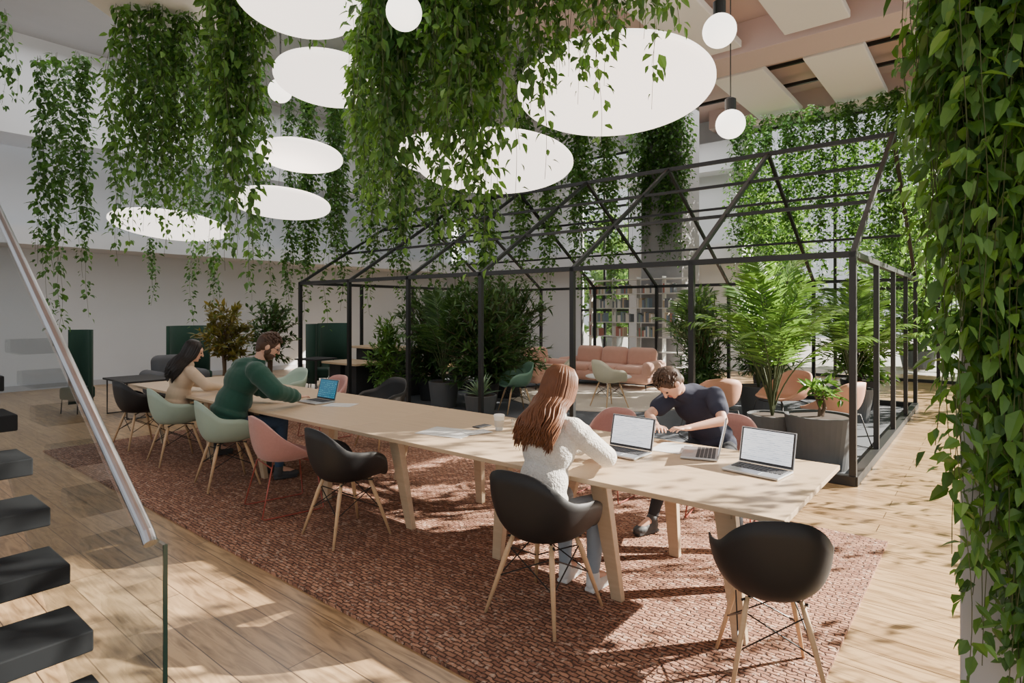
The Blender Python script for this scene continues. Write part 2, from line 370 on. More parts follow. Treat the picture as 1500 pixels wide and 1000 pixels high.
cc.location=(-6.1,8.75,.013); cc.rotation_euler=(0,0,2.2); 
c2=dup(cc,(-5.2,9.1,.028),-.4,'cream moulded armchair turned toward the sofa')
tn.location=(-1.55,8.2,.013); tn.rotation_euler=(0,0,1.2)
dup(tn,(-2.85,7.65,.013),.8,'tan leather tub chair inside the frame'); dup(tn,(-2.3,8.9,.013),2.6,'tan leather tub chair facing a plant')
# ---------------------------------------------------------------- long table
def table(x0,x1,legs):
    t=top('table','pale oak table joined end to end with others','table',((x0+x1)/2,3.48,.016),0,'joined oak tables'); cx=(x0+x1)/2
    B().box((0,0,.722),(abs(x1-x0)-.004,1.24,.028)).obj('tabletop',M['oak'],t,bevel=.003)
    B().box((0,0,.68),(abs(x1-x0)-.5,.1,.055)).obj('stretcher',M['oak'],t)
    for lx,dx in legs:
        B().box((lx-cx,0,.675),(.07,1.0,.055)).obj('rail',M['oak'],t)
        for sy in(-1,1):
            a=Vector((lx-cx,sy*.47,.69)); c=Vector((lx-cx+dx,sy*.40,0))
            vs=[]
            for p,w_,t_ in((a,.055,.03),(c,.035,.022)):
                for qx,qy in((-1,-1),(1,-1),(1,1),(-1,1)): vs.append(p+Vector((qx*w_,qy*t_,0)))
            bb=B(); bb.add(vs,[(0,1,2,3),(7,6,5,4),(0,4,5,1),(1,5,6,2),(2,6,7,3),(3,7,4,0)]); bb.obj('leg',M['oak'],t,bevel=.004)
table(-2.12,-.73,[(-1.05,.05),(-1.78,.08)])
table(-4.1,-2.12,[(-2.5,-.12),(-3.6,.1)]); table(-6.3,-4.1,[(-4.5,-.12),(-5.8,.1)]); table(-8.7,-6.3,[(-6.8,-.1),(-8.3,.1)])
TZ=.7525
# ---------------------------------------------------------------- laptops etc
def laptop(scr,label,loc,rz,tilt=-14):
    r=top('laptop',label,'laptop',loc,rz)
    B().box((0,0,.009),(.33,.23,.014)).obj('base',M['alu'],r,bevel=.004)
    k=B()
    for i in range(12):
        for j in range(5): k.box((-.138+.025*i,.085-.024*j,.0175),(.021,.02,.003))
    k.obj('keyboard',M['keys'],r); B().box((0,-.073,.0165),(.1,.06,.001)).obj('trackpad',M['steel'],r)
    l=B().box((0,0,.108),(.33,.007,.216)).obj('lid',M['alu'],r,bevel=.003,loc=(0,.116,.016),rot=(math.radians(tilt),0,0))
    B().box((0,-.0042,.108),(.32,.0015,.206)).obj('bezel',M['keys'],l)
    B().box((0,-.0055,.112),(.3,.0015,.186)).obj('screen',scr,l)
    return r
for k_ in('doc','blue'):
    for q in M[k_].node_tree.nodes:
        if q.type=='MAPPING': q.inputs['Rotation'].default_value=(-pi/2,0,0)
laptop(M['doc'],'open silver laptop showing a document before the woman',(-1.92,3.52,TZ),-.05)
laptop(M['doc'],'open silver laptop showing a text page near the table end',(-1.08,3.62,TZ),-.12)
laptop(M['doc'],'open silver laptop turned sideways near the papers',(-1.50,3.82,TZ),-pi/2+.32,-12)
laptop(M['blue'],'small laptop with dark blue screen before the man in green',(-5.45,3.5,TZ),.0)
def sheet(loc,rz,label,w_=.3,h_=.21):
    o=B().box((0,0,0),(w_,h_,.002)).obj('paper_sheet',M['print'],loc=(loc[0],loc[1],TZ+.0015+loc[2]),rot=(0,0,rz)); tag(o,label,'paper')
sheet((-3.3,3.28,0),.2,'white printed sheet lying on the oak table',.42,.3); sheet((-1.73,3.88,0),.1,'printed page beside the open laptop',.21,.3)
sheet((-5.1,3.55,0),.5,'white sheet near the small laptop'); sheet((-3.12,3.42,.003),-.3,'folded white leaflet on the table',.15,.2)
cup=top('paper_cup','white takeaway coffee cup with lid on the table','cup',(-3.05,3.6,TZ))
B().lathe([(.03,0),(.042,.11)],24).obj('cup_body',M['white'],cup,smooth=False); B().lathe([(.045,.11),(.045,.118),(.04,.125)],24).obj('lid',M['paper'],cup); B().lathe([(.0365,.03),(.0405,.08)],24).obj('sleeve',M['cfloor'],cup)
gl=B().lathe([(.028,0),(.034,.1)],20,(-2.9,3.62,TZ)).obj('drinking_glass',M['glass'],smooth=False); tag(gl,'clear water glass beside the paper cup','glass')
ph=B().box((-3.25,3.62,TZ+.005),(.08,.15,.008)).obj('phone',M['keys'],bevel=.003); tag(ph,'black phone lying on the table','phone')
# ---------------------------------------------------------------- people
def mirror(p): return Vector((-p[0],p[1],p[2]))
def person(label,loc,rz,J,topm,legm,shoem,hairm,style,beard=False,glasses=False,female=False,sc=1.0,loose=0,short=False,garment='jumper'):
    D=dict(pel=(0,-.06,.56),chest=(0,0,.94),neck=(0,.05,1.12),head=(0,.10,1.27),yaw=0,pitch=-15,
      shR=(.17,.02,1.06),elR=(.26,.16,.82),wrR=(.12,.42,.79),shL=None,elL=None,wrL=None,
      hip=(.09,-.04,.54),kn=(.12,.38,.53),an=(.1,.36,.10),toe=(.11,.50,.035))
    D.update(J)
    V={k:Vector(v) if isinstance(v,tuple) else v for k,v in D.items()}
    for a,b_ in(('shL','shR'),('elL','elR'),('wrL','wrR')):
        if V[a] is None: V[a]=mirror(V[b_])
    r=top('person',label,'person',loc,rz); r.scale=(sc,)*3
    sp=(V['chest']-V['pel'])
    z=sp.normalized(); x=Vector((1,0,0)); x=(x-z*x.dot(z)).normalized(); y=z.cross(x); smx=Matrix((x,y,z)).transposed()
    hm=(Matrix.Rotation(math.radians(-D['yaw']),3,'Z')@Matrix.Rotation(math.radians(D['pitch']),3,'X'))
    hc=V['head']; H=lambda *p: hc+hm@Vector(p)
    k=.88 if female else 1.0
    def torso(b,g):
        b.ell(V['pel'],((.155+g)*(1.05 if female else 1),.115+g,.115+min(g,.01)*.5),smx,20,12)
        b.ell(V['pel'].lerp(V['chest'],.5),((.135+g)*k,.105+g,.17),smx,20,12)
        b.ell(V['chest'],((.16+g)*k,.112+g*.8,.165),smx,20,12)
        b.cap(V['shL'],V['shR'],.052+g*.6,.052+g*.6)
        b.cap(V['chest']+smx@Vector((0,0,.08)),V['neck']-Vector((0,0,.015)),.085*k+g,.052+min(g,.012))
    def arms(b,g,end=1.0,cut=False):
        for s_ in'LR':
            sh,el_,wr=V['sh'+s_],V['el'+s_],V['wr'+s_]
            if cut: b.cap(sh,sh.lerp(el_,.55),.052+g,.052+g); continue
            b.cap(sh,el_,.050*k+g,.040*k+g); b.cap(el_,el_.lerp(wr,end),.040*k+g,.025*k+g*.6)
    def legs(b,g,end=1.0):
        for sx in(-1,1):
            q=[Vector((V[n].x*sx,V[n].y,V[n].z)) for n in('hip','kn','an')]
            b.cap(q[0],q[1],.078+g,.053+g); b.cap(q[1],q[1].lerp(q[2],.35),.052+g,.052+g); b.cap(q[1].lerp(q[2],.35),q[1].lerp(q[2],end),.052+g,.034+g)
    b=B(); torso(b,-.012); arms(b,-.003); legs(b,-.008)
    b.cap(V['neck']-Vector((0,.01,.03)),hc-hm@Vector((0,.02,.04)),.052*k,.05*k)
    b.ell(hc,(.073,.092,.11),hm,24,16); b.ell(H(0,.032,-.055),(.052,.055,.058),hm,16,10); b.ell(H(0,.07,.03),(.05,.022,.03),hm)
    b.cap(H(0,.088,.018),H(0,.108,-.018),.008,.0125); b.ell(H(0,.072,-.085),(.02,.018,.016),hm)
    for sx in(-1,1): b.ell(H(sx*.076,-.005,-.005),(.01,.02,.03),hm)
    for s_,sx in(('L',-1),('R',1)):
        wr=V['wr'+s_]; d=(wr-V['el'+s_]); d.z*=.2; d.normalize(); up=Vector((0,0,1)); lat=d.cross(up).normalized(); th=-lat*sx
        pm=Matrix((lat,d,up)).transposed()
        b.ell(wr+d*.045,(.038,.052,.014),pm); b.cap(wr,wr+d*.03,.022,.022)
        for i,(o_,L) in enumerate(((-.033,.9),(-.011,1.0),(.011,.95),(.033,.75))):
            o2=o_*sx; p0=wr+d*.07+lat*o2*.9; p1=p0+d*.038*L+lat*o2*.15+up*.004; p2=p1+d*.024*L-up*.010; p3=p2+d*.016*L-up*.013
            b.tube([p0,p1,p2,p3],[.0085,.008,.0075,.006],8)
        p0=wr+d*.02+th*.025; p1=p0+d*.025+th*.028-up*.004; p2=p1+d*.028+th*.008-up*.008; b.tube([p0,p1,p2],[.012,.010,.0075],8)
    for sx in(-1,1):
        an=Vector((V['an'].x*sx,V['an'].y,V['an'].z)); to=Vector((V['toe'].x*sx,V['toe'].y,V['toe'].z)); b.cap(an,an.lerp(to,.9)+Vector((0,0,.01)),.03,.024)
    b.obj('body',M['skin'],r,remesh=.0058,sm=2)
    b=B(); torso(b,.008+loose); arms(b,.010+loose*.8,.93,short)
    if loose:
        b.ell(V['pel']+smx@Vector((0,0,.09)),((.165+loose)*k,.125+loose,.07),smx,20,10)
        rq=random.Random(3)
        for s_ in'LR':
            if short: break
            sh,el_,wr=V['sh'+s_],V['el'+s_],V['wr'+s_]
            for i in range(5):
                t=.2+.16*i; p=sh.lerp(el_,t) ; b.ell(p+Vector((rq.uniform(-.008,.008),rq.uniform(-.008,.008),0)),.058*k+loose*.9-.006*i)
            for i in range(3): b.ell(el_.lerp(wr,.25+.25*i),.042*k+loose*.8-.003*i)
    b.obj(garment,topm,r,remesh=.010,sm=3)
    b=B(); b.ell(V['pel']-Vector((0,0,.01)),(.168,.128,.118),smx,20,12); legs(b,.006,.93); b.obj('trousers',legm,r,remesh=.010,sm=4)
    for sx in(-1,1):
        an=Vector((V['an'].x*sx,V['an'].y,0)); to=Vector((V['toe'].x*sx,V['toe'].y,0)); d=(to-an).normalized(); pm=Matrix((d.cross(Vector((0,0,1))),d,Vector((0,0,1)))).transposed()
        b=B(); b.ell(an+Vector((0,0,.052)),(.04,.052,.045),pm); b.ell(an.lerp(to,.8)+Vector((0,0,.04)),(.043,.07,.034),pm); b.ell(an.lerp(to,.4)+Vector((0,0,.045)),(.038,.07,.038),pm)
        b.box(an.lerp(to,.42)+Vector((0,0,.014)),(.07,.2,.022),pm); b.cap(an+Vector((0,0,.06)),an+Vector((0,0,.1)),.04,.042)
        b.obj('shoe',shoem,r,remesh=.006,sm=3)
    for sx in(-1,1):
        B().ell(H(sx*.030,.083,.008),(.013,.009,.008),hm).obj('eye',M['eye'],r,smooth=True)
    B().ell(H(0,.090,-.052),(.024,.007,.007),hm).obj('mouth',M['lips'],r,smooth=True)
    b=B(); rr=random.Random(len(label))
    b.ell(H(0,-.018,.022),(.084,.098,.108),hm,24,16)
    if style=='long':
        back=V['chest'].y-.125-loose
        b.ell(H(0,-.03,-.04),(.088,.07,.09),hm,20,12); m0=H(0,-.03,-.04)
        for i in range(620):
            inner=i>=440
            a=rr.uniform(math.radians(42),math.radians(318)) if not inner else rr.uniform(math.radians(110),math.radians(250))
            sx,cy=math.sin(a),math.cos(a); R0=rr.uniform(.094,.104)*(.9 if inner else 1)
            p=[H(sx*.015,cy*.02-.01,.13),H(sx*R0*.55,cy*R0*.62-.015,.116),H(sx*R0*.86,cy*R0*.92-.015,.075),H(sx*R0,cy*R0-.014,.015),H(sx*R0*1.05,cy*R0*.97-.02,-.06)]
            e=p[-1]; zl=rr.uniform(.17,.27); ph_=sx*3+rr.uniform(-.6,.6)
            spx=rr.uniform(-.08,.08) if inner else (e.x-m0.x)*1.15+rr.uniform(-.018,.018)
            tgt=Vector((m0.x+spx,back-.02+.03*abs(sx)-rr.uniform(0,.018),e.z-zl))
            q=[]
            for j in range(1,8):
                t=j/7; w1=Vector((math.sin(ph_+t*9)*.009,math.cos(ph_+t*8)*.006,0)); bul=Vector((0,-.022*math.sin(pi*t),0)); q.append(e.lerp(tgt,t)+w1+bul)
            b.tube(p+q,[.004,.006,.006,.006,.006]+[.0065,.0065,.0065,.006,.005,.004,.0015],4)
    else:
        for i in range(260):
            a=rr.uniform(0,2*pi); e_=rr.uniform(.05,1.5); ce=math.cos(e_)
            x_,y_,z_=math.sin(a)*ce,math.cos(a)*ce,math.sin(e_)
            if y_>.35 and z_<.55: continue
            p=H(x_*.082,y_*.095-.018,z_*.105+.022); q=H(x_*.09+rr.uniform(-.01,.01),y_*.104-.018+.02,z_*.116+.02+rr.uniform(-.008,.006)); t=H(x_*.088+rr.uniform(-.02,.02),y_*.1+.012,z_*.113+.008)
            b.tube([p,q,t],[.007,.006,.002],4)
        b.ell(H(0,-.05,-.035),(.062,.05,.06),hm)
    b.obj('hair',hairm,r,smooth=True)
    if beard:
        b=B(); b.ell(H(0,.03,-.07),(.060,.062,.052),hm)
        for sx in(-1,1): b.ell(H(sx*.056,.015,-.035),(.018,.03,.045),hm)
        b.obj('beard',hairm,r,smooth=True)
    if glasses:
        b=B()
        for sx in(-1,1):
            b.tube([H(sx*.032+.022*math.cos(t*pi/6),.1,.008+.018*math.sin(t*pi/6)) for t in range(13)],.0022,5); b.tube([H(sx*.055,.1,.012),H(sx*.08,-.0,.008)],.002,5)
        b.tube([H(-.01,.1,.01),H(.01,.1,.01)],.002,5); b.obj('glasses',M['black'],r)
    return r
person('woman in cream knit jumper with long auburn hair typing on laptop',(-1.97,2.72,.017),0,
  dict(pel=(0,-.05,.56),chest=(.01,.03,.91),neck=(.01,.10,1.09),head=(.01,.15,1.235),yaw=14,pitch=-18,shR=(.15,.07,1.02),elR=(.245,.27,.845),wrR=(.12,.50,.795),shL=(-.145,.07,1.02),elL=(-.23,.27,.845),wrL=(-.06,.50,.795)),
  M['sweater'],M['lightp'],M['shoew'],M['hair1'],'long',female=True,loose=.02)
person('man in dark green jumper and glasses leaning over the table',(-5.76,2.78,.017),-.15,
  dict(pel=(0,-.06,.56),chest=(.02,.08,.92),neck=(.05,.21,1.09),head=(.08,.29,1.22),yaw=22,pitch=-30,shR=(.22,.13,1.01),elR=(.38,.24,.84),wrR=(.27,.48,.755),shL=(-.18,.13,1.01),elL=(-.33,.22,.84),wrL=(-.08,.38,.755),kn=(.16,.38,.53),an=(.14,.36,.1),toe=(.16,.5,.035)),
  M['jumper'],M['jeans'],M['shoed'],M['hair2'],'short',beard=True,glasses=True,sc=1.09,loose=.04)
person('woman in beige blazer with long dark hair writing',(-7.15,2.86,.017),-.1,
  dict(chest=(0,.02,.91),neck=(.01,.08,1.08),head=(.02,.13,1.22),yaw=20,pitch=-22,shR=(.15,.06,1.0),elR=(.30,.18,.84),wrR=(.17,.40,.795),shL=(-.15,.06,1.0),elL=(-.27,.20,.84),wrL=(-.06,.34,.795)),
  M['blazer'],M['dark'],M['shoed'],M['hair3'],'long',female=True,loose=.014,garment='blazer')
person('man in navy t-shirt bending over papers on the table',(-1.78,4.80,.017),pi+.12,
  dict(pel=(0,-.06,.56),chest=(.09,.13,.89),neck=(.17,.27,1.01),head=(.22,.39,1.08),yaw=38,pitch=-62,shR=(.27,.22,.94),elR=(.37,.42,.83),wrR=(.24,.64,.795),shL=(-.06,.19,.98),elL=(-.16,.38,.83),wrL=(.02,.58,.795),kn=(.22,.38,.53),an=(.30,.56,.1),toe=(.36,.68,.035)),
  M['navy'],M['dark'],M['shoed'],M['hair2'],'short',short=True,loose=.012,garment='t_shirt',sc=1.04)
# ---------------------------------------------------------------- vines
def vine_mesh(L,seed,mt,ls=.098,dens=120,spread=.13,nst=7):
    r=random.Random(seed); b=B(); lb=B()
    for k in range(nst):
        ph=r.uniform(0,6.28); x0,y0=r.uniform(-.03,.03),r.uniform(-.03,.03)
        Lk=L*(1 if k==0 else r.uniform(.58,.97)); n=max(4,int(Lk/.12)); ax,ay=r.uniform(-spread,spread),r.uniform(-spread,spread)
        pts=[]
        for i in range(n+1):
            t=i/n; g=min(1,t*3)
            pts.append(Vector((x0+ax*g+.03*math.sin(ph+t*L*4),y0+ay*g+.03*math.cos(ph*1.3+t*L*3.3),-t*Lk)))
        b.tube(pts,.002,3,False)
        nl=int(Lk*dens/nst)
        for j in range(nl):
            t=r.random(); i=min(n-1,int(t*n)); p=pts[i].lerp(pts[i+1],t*n-i)
            a=r.uniform(0,6.28); pet=r.uniform(.01,.055); d=Vector((math.cos(a),math.sin(a),r.uniform(-.9,.2)))
            q=p+d*pet
            dd=Vector((math.cos(a)+r.uniform(-.5,.5),math.sin(a)+r.uniform(-.5,.5),r.uniform(-1.8,-.1)))
            nn=Vector((math.cos(a)*.8+r.uniform(-.5,.5),math.sin(a)*.8+r.uniform(-.5,.5),r.uniform(.1,1)))
            s_=ls*r.uniform(.6,1.2)*(1 if t<.85 else .8); lb.leaf(q,dd,nn,s_,s_*r.uniform(.45,.62))
    nf=len(b.f); b.add(lb.v,lb.f); m=b.mesh('hanging_vine',[M['stem'],mt])
    for i,p in enumerate(m.polygons):
        if i>=nf: p.material_index=1
    return m
LEN=[1.2,1.9,2.7,3.8,5.0]
VM={k:[[vine_mesh(L,100*j+i,mt,dens=de,nst=ns,spread=sp) for j in range(2)] for i,L in enumerate(LEN)] for k,mt,de,ns,sp in(('d',M['leaf'],200,8,.125),('b',M['leafr'],200,8,.125),('s',M['leafr'],46,3,.1),('m',M['leaf'],105,4,.09),('n',M['leafr'],105,4,.09))}
def vine(x,y,zt,zb,k='d',s=1.0,label='leafy green vine hanging from above'):
    L=zt-zb; i=min(range(len(LEN)),key=lambda q:abs(LEN[q]-L)); m=R.choice(VM[k][i])
    o=bpy.data.objects.new('hanging_vine',m); C.objects.link(o); o.location=(x,y,zt); o.rotation_euler=(0,0,R.uniform(0,6.28)); o.scale=(s,s,L/LEN[i])
    tag(o,label,'hanging plant','hanging vines'); return o
def curtain(l0,l1,d0,d1,z0,z1,n,zt=5.2,k='d',s=1.0):
    for i in range(n):
        l=l0+(l1-l0)*(i+R.random())/n; d=R.uniform(d0,d1); x,y=site(l,d); vine(x,y,zt,R.uniform(z0,z1),k if len(k)==1 else k[i%len(k)],s)
curtain(-4.55,-3.75,6.7,7.4,2.35,3.2,10,k='bd')
curtain(-2.66,-2.25,5.1,5.4,1.95,2.9,8,k='bd')
curtain(-2.2,-1.5,4.9,5.4,3.85,4.3,8,k='bd')
curtain(-1.46,-1.28,5.5,5.7,1.9,3.1,4,k='b')
curtain(-1.10,-.60,4.3,4.8,1.95,3.1,10,k='bd')
curtain(-.56,-.10,4.1,4.6,1.8,2.9,9,k='bd')
curtain(0,.65,4.1,4.6,2.9,3.6,6,k='db')
curtain(.5,1.2,3.8,4.2,3.35,3.8,7,k='bd')
for l_,zb_ in((.6,2.85),(.25,2.6),(.95,3.1),(.05,2.4)):
    x,y=site(l_,4.15); vine(x,y,5.2,zb_,'s')
for (l,d,wd) in((-4.15,7.05,1.3),(-2.2,5.2,1.4),(-1.37,5.6,.4),(-.87,4.55,.8),(-.28,4.35,.65),(.33,4.35,.75),(.87,4.0,.8)):
    x,y=site(l,d); t=top('hanging_planter','white trough planter hung from the ceiling with vines','planter',(x,y,5.2),math.radians(39.03),'hung planter troughs')
    B().box((0,0,.12),(wd,.75,.24)).obj('trough',M['white'],t,bevel=.01); B().tube([(-wd/2+.05,0,.24),(-wd/2+.05,0,2.0)],.006,6).tube([(wd/2-.05,0,.24),(wd/2-.05,0,2.0)],.006,6).obj('cable',M['blackwire'],t)
for l_,zs in((-7.25,(1.3,2.6)),(-6.95,(1.2,3.0)),(-6.5,(1.6,2.2,3.2)),(-6.2,(2.4,))):
    for z_ in zs: x,y=site(l_+R.uniform(-.06,.06),9.1+R.uniform(-.2,.2)); vine(x,y,5.6,z_,'m',1.2)
curtain(-7.4,-6.9,8.0,8.4,3.8,4.6,3,5.9,'m')
for l_,zs in((-7.3,(1.8,3.2)),(-6.4,(1.3,2.2)),(-5.9,(1.4,2.9)),(-5.0,(1.3,1.9)),(-4.5,(2.1,1.4))):
    for z_ in zs: x,y=site(l_+R.uniform(-.06,.06),11.9+R.uniform(-.2,.2)); vine(x,y,6.6,z_,'m',1.2)
for l_,zs in((-4.1,(1.5,2.4)),(-3.6,(1.3,2.0,2.8)),(-2.9,(1.6,2.2)),(-2.3,(1.2,2.0,2.6)),(-1.6,(1.5,2.3)),(-1.1,(1.4,2.6)),(-.5,(1.5,2.0,3.0)),(.2,(1.7,2.5)),(.8,(1.5,2.4)),(1.4,(1.6,2.2,3)),(2.0,(1.8,2.6))):
    for z_ in zs:
        for q_ in range(2): x,y=site(l_*1.05+R.uniform(-.12,.12),12.9+R.uniform(-.5,.4)); vine(x,y,7.15,z_+q_*.4,'m' if q_ else 'n',1.5)
for i in range(11): vine(-6.8+.135*i,13.1-R.uniform(0,.12),7.15,R.uniform(2.6,4.2),'d' if i%2 else 'm',1.4)
for i in range(36): vine(-5.2+.23*i+R.uniform(-.1,.1),R.uniform(15.3,15.9),6.6,R.uniform(.9,3.4),'b' if i%3 else 'd',1.45)
for i in range(13): vine(R.uniform(-.65,.25),R.uniform(6.4,11.5),7.15,R.uniform(1.0,2.6),'n' if i%2 else 'm',1.2)
for i in range(34):
    l=1.54+.50*i/33; d=R.uniform(2.0,2.15); x,y=site(l,d)
    if y>2.72: y=2.72
    vine(x,y,4.8,R.uniform(.9,1.7) if l<1.62 else R.uniform(.3,.7),'b' if R.random()<.5 else 'd',.84)
for i in range(24): vine(1.6+R.uniform(-.35,.5),3.2+.31*i+R.uniform(-.1,.1),7.15,R.uniform(.5,3.2),'s',1.15)  # unseen sparse vine row right of view, added to dapple the sunlight
# ---------------------------------------------------------------- potted plants
def pot(r,rad,h,mt,square=False):
    if square: B().box((0,0,h/2),(rad*2,rad*2,h)).obj('planter',mt,r,bevel=.02)
    else: B().lathe([(rad*.78,0),(rad,h*.97),(rad,h),(rad*.9,h),(rad*.88,h-.05)],36).obj('planter',mt,r,smooth=False)
    B().lathe([(rad*.86,h-.04),(rad*.86,h-.02 if not square else h+.004)],24).obj('soil',M['soil'],r)
def palm(label,loc,h,n,seed,rad=.3,ph=.5,mt='palm',fr=.8):
    r=top('potted_palm',label,'plant',loc); pot(r,rad,ph,M['pot']); q=random.Random(seed); b=B(); st=B()
    for i in range(n):
        a=i*2.4+q.uniform(-.3,.3); u=(i+.5)/n*.9+q.uniform(0,.1); Lf=(h-ph)*q.uniform(.92,1.1); out=fr*(.15+u*.95)
        pts=[]
        for j in range(15):
            t=j/14; pts.append(Vector((math.cos(a)*out*t**1.35,math.sin(a)*out*t**1.35,ph-.05+Lf*(1-.30*u)*(1.65*t-(.62+.30*u)*t*t))))
        st.tube(pts,[.010*(1-j/16) for j in range(15)],5)
        for j in range(24):
            t=.34+.66*j/24; f=t*14; k=min(13,int(f)); p=pts[k].lerp(pts[k+1],f-k); tg=(pts[k+1]-pts[k]).normalized()
            side=tg.cross(Vector((math.cos(a),math.sin(a),.6))); 
            if side.length<.05: side=tg.cross(Vector((0,0,1)))
            side.normalize(); nrm=side.cross(tg); 
            if nrm.z<0: nrm=-nrm
            L=.31*math.sin(pi*(t-.14)/.98)**.55*q.uniform(.9,1.1)
            for s_ in(-1,1):
                b.leaf(p,side*s_*1.0+tg*.75-Vector((0,0,q.uniform(.05,.35))),nrm+Vector((q.uniform(-.25,.25),q.uniform(-.25,.25),0)),L,.030,.12)
    st.obj('stem',M['stem'],r,smooth=True); b.obj('foliage',M[mt],r); return r
def shrub(label,loc,h,w_,n,seed,mt,rad=.28,ph=.45,potm='potb',ls=.11,trunk=.25,lw=.4,name='potted_shrub',cat_='plant',rag=.45):
    r=top(name,label,cat_,loc); pot(r,rad,ph,M[potm]); q=random.Random(seed); b=B(); st=B()
    z0=ph+(h-ph)*trunk
    for i in range(3): st.tube([(q.uniform(-.04,.04),q.uniform(-.04,.04),ph-.05),(q.uniform(-.06,.06),q.uniform(-.06,.06),z0),(q.uniform(-.2,.2)*w_,q.uniform(-.2,.2)*w_,(z0+h)/2)],[.022,.017,.009],6)
    for i in range(int(n/14)):
        a=q.uniform(0,6.28); t=q.random(); zz=z0+(h-z0)*t; rr_=w_*math.sqrt(max(.05,1-((t-.42)/.62)**2))*q.uniform(rag,1.2)
        tip=Vector((math.cos(a)*rr_,math.sin(a)*rr_,zz+q.uniform(-.15,.15))); root=Vector((0,0,z0+(zz-z0)*.4)); mid=root.lerp(tip,.5)+Vector((0,0,.06))
        st.tube([root,mid,tip],[.007,.005,.002],4)
        for j in range(14):
            s_=q.random()**.6; p=root.lerp(mid,s_*2) if s_<.5 else mid.lerp(tip,s_*2-1)
            d=Vector((q.gauss(0,.9),q.gauss(0,.9),q.gauss(-.1,.6)))+(tip-root).normalized()*1.2; L=ls*q.uniform(.7,1.3); b.leaf(p,d,Vector((q.gauss(0,.4),q.gauss(0,.4),1)),L,L*lw)
    st.obj('branches',M['bark'],r); b.obj('foliage',M[mt],r); return r
palm('lush palm with arching fronds in a grey planter by the table',(-1.98,7.2,.013),2.25,24,1,.27,.5,fr=1.05)
palm('second palm with long fronds behind the armchairs',(-2.9,9.8,.013),2.3,18,2,.3,.5,fr=1.1)
palm('palm near the frame corner',(-1.7,10.4,.013),2.2,18,3,.3,.5,fr=1.0)
palm('palm beside the bookcase',(-4.5,11.2,.013),2.2,16,4,.3,.5,fr=.9)
palm('feathery palm among dark shrubs',(-7.5,7.35,.013),2.2,16,6,.27,.45,'shrub',fr=.9)
sp_=shrub('large round grey planter with small leafy plant at frame corner',(-1.47,7.12,.013),.75,.26,100,5,'palm',.1,.3,'pot',.12)
for c_ in list(sp_.children):
    if c_.name.startswith(('planter','soil')): bpy.data.objects.remove(c_)
pot(sp_,.35,.56,M['pot'])
for c_ in sp_.children:
    if c_.name.startswith(('branches','foliage')): c_.location.z=.22
sh=shrub('dense dark-leaved shrub in black planter inside the frame',(-6.8,7.6,.013),2.25,.74,4200,11,'shrub',ls=.16,lw=.24,trunk=.02,rag=.3)
sh2=shrub('broad leafy green shrub in black planter inside the frame',(-6.1,7.9,.013),1.9,.5,1500,12,'palm',ls=.17,lw=.3,trunk=.05,rag=.3)
sh2.location=(-8.6,6.98,.013); sh2.scale=(.7,.6,.8)
dup(sh,(-8.3,7.8,.013),1.0,scale=(.9,.9,.93)); dup(sh,(-7.4,9.0,.013),4.0,scale=(1.1,1.1,1.0))
dup(sh,(-3.4,11.9,.013),2.9,'leafy shrub near the back of the frame',scale=(.8,.8,1)); dup(sh,(-3.5,8.9,.013),.4,'leafy shrub behind the tan chairs',scale=(.6,.6,.85))
dup(sh2,(-1.8,11.8,.013),1.7,'leafy shrub near the back of the frame',scale=(1.1,1.1,1.1)); 
ob=shrub('big light green bush growing outside the window',(-6,21,-.07),5.6,1.9,2900,31,'outl',.5,.6,'pot',.36,.03,.5)
ob['group']='bushes outside'
for i in range(1,5): dup(ob,(-6+4.2*i,21.5+R.uniform(-.5,.5),-.07),i*1.1,scale=(1,1,R.uniform(.8,1.05)))
dup(ob,(-13,23,-.07),2.0,scale=(1,1,1.05))
shrub('small potted tree with yellowish green leaves',(-10.1,4.75,0),1.85,.45,1100,21,'yel',.22,.4,'potb',.12,.3)
shrub('small potted tree with dark green leaves',(-10.5,5.75,0),1.9,.48,1500,22,'shrub',.22,.4,'potb',.11,.3)
shrub('low leafy plant in black planter near the counter',(-8.9,9.2,.013),1.3,.4,500,23,'shrub',.25,.45,'potb',.12)
al=top('potted_aloe','spiky pale aloe in grey planter inside the frame','plant',(-6.3,6.98,.013)); pot(al,.26,.36,M['pot']); b=B(); q=random.Random(4)
for i in range(34):
    a=i*2.4; e=q.uniform(.3,1.5); L=q.uniform(.28,.42); b.leaf((math.cos(a)*.02,math.sin(a)*.02,.33),(math.cos(a)*math.cos(e),math.sin(a)*math.cos(e),math.sin(e)),(-math.cos(a)*math.sin(e),-math.sin(a)*math.sin(e),math.cos(e)),L,.05,.3)
b.obj('foliage',M['aloe'],al)
# ---------------------------------------------------------------- lights (discs and globes)
def disc(label,l,d,z,r_):
    x,y=site(l,d); t=top('disc_pendant',label,'pendant lamp',(x,y,z),math.radians(39.03),'round disc pendants')
    t.rotation_euler=Euler((math.radians(-9),0,math.radians(39.03)))
    B().lathe([(r_*.94,-.035),(r_*.985,-.028),(r_,-.01),(r_,.01),(r_*.985,.028),(r_*.94,.035)],96).obj('lamp_disc',M['lamp'],t,smooth=False)
    cb=B(); zi=Matrix.Rotation(math.radians(9),3,'X')
    for k in range(3):
        p=Vector((r_*.6*math.cos(k*2.1),r_*.6*math.sin(k*2.1),.03)); cb.tube([p,zi@Vector((0,0,.7))],.003,5)
    cb.tube([zi@Vector((0,0,.7)),zi@Vector((0,0,7.2-z))],.004,5); cb.obj('cable',M['blackwire'],t)
L_='large glowing white round disc pendant'
disc(L_+' beside the ceiling beam',.93,5.4,3.70,.88)
disc(L_+' partly behind vines',-.22,7.4,3.52,.98); disc(L_+' tucked behind vines',-1.0,8.6,3.95,.7)
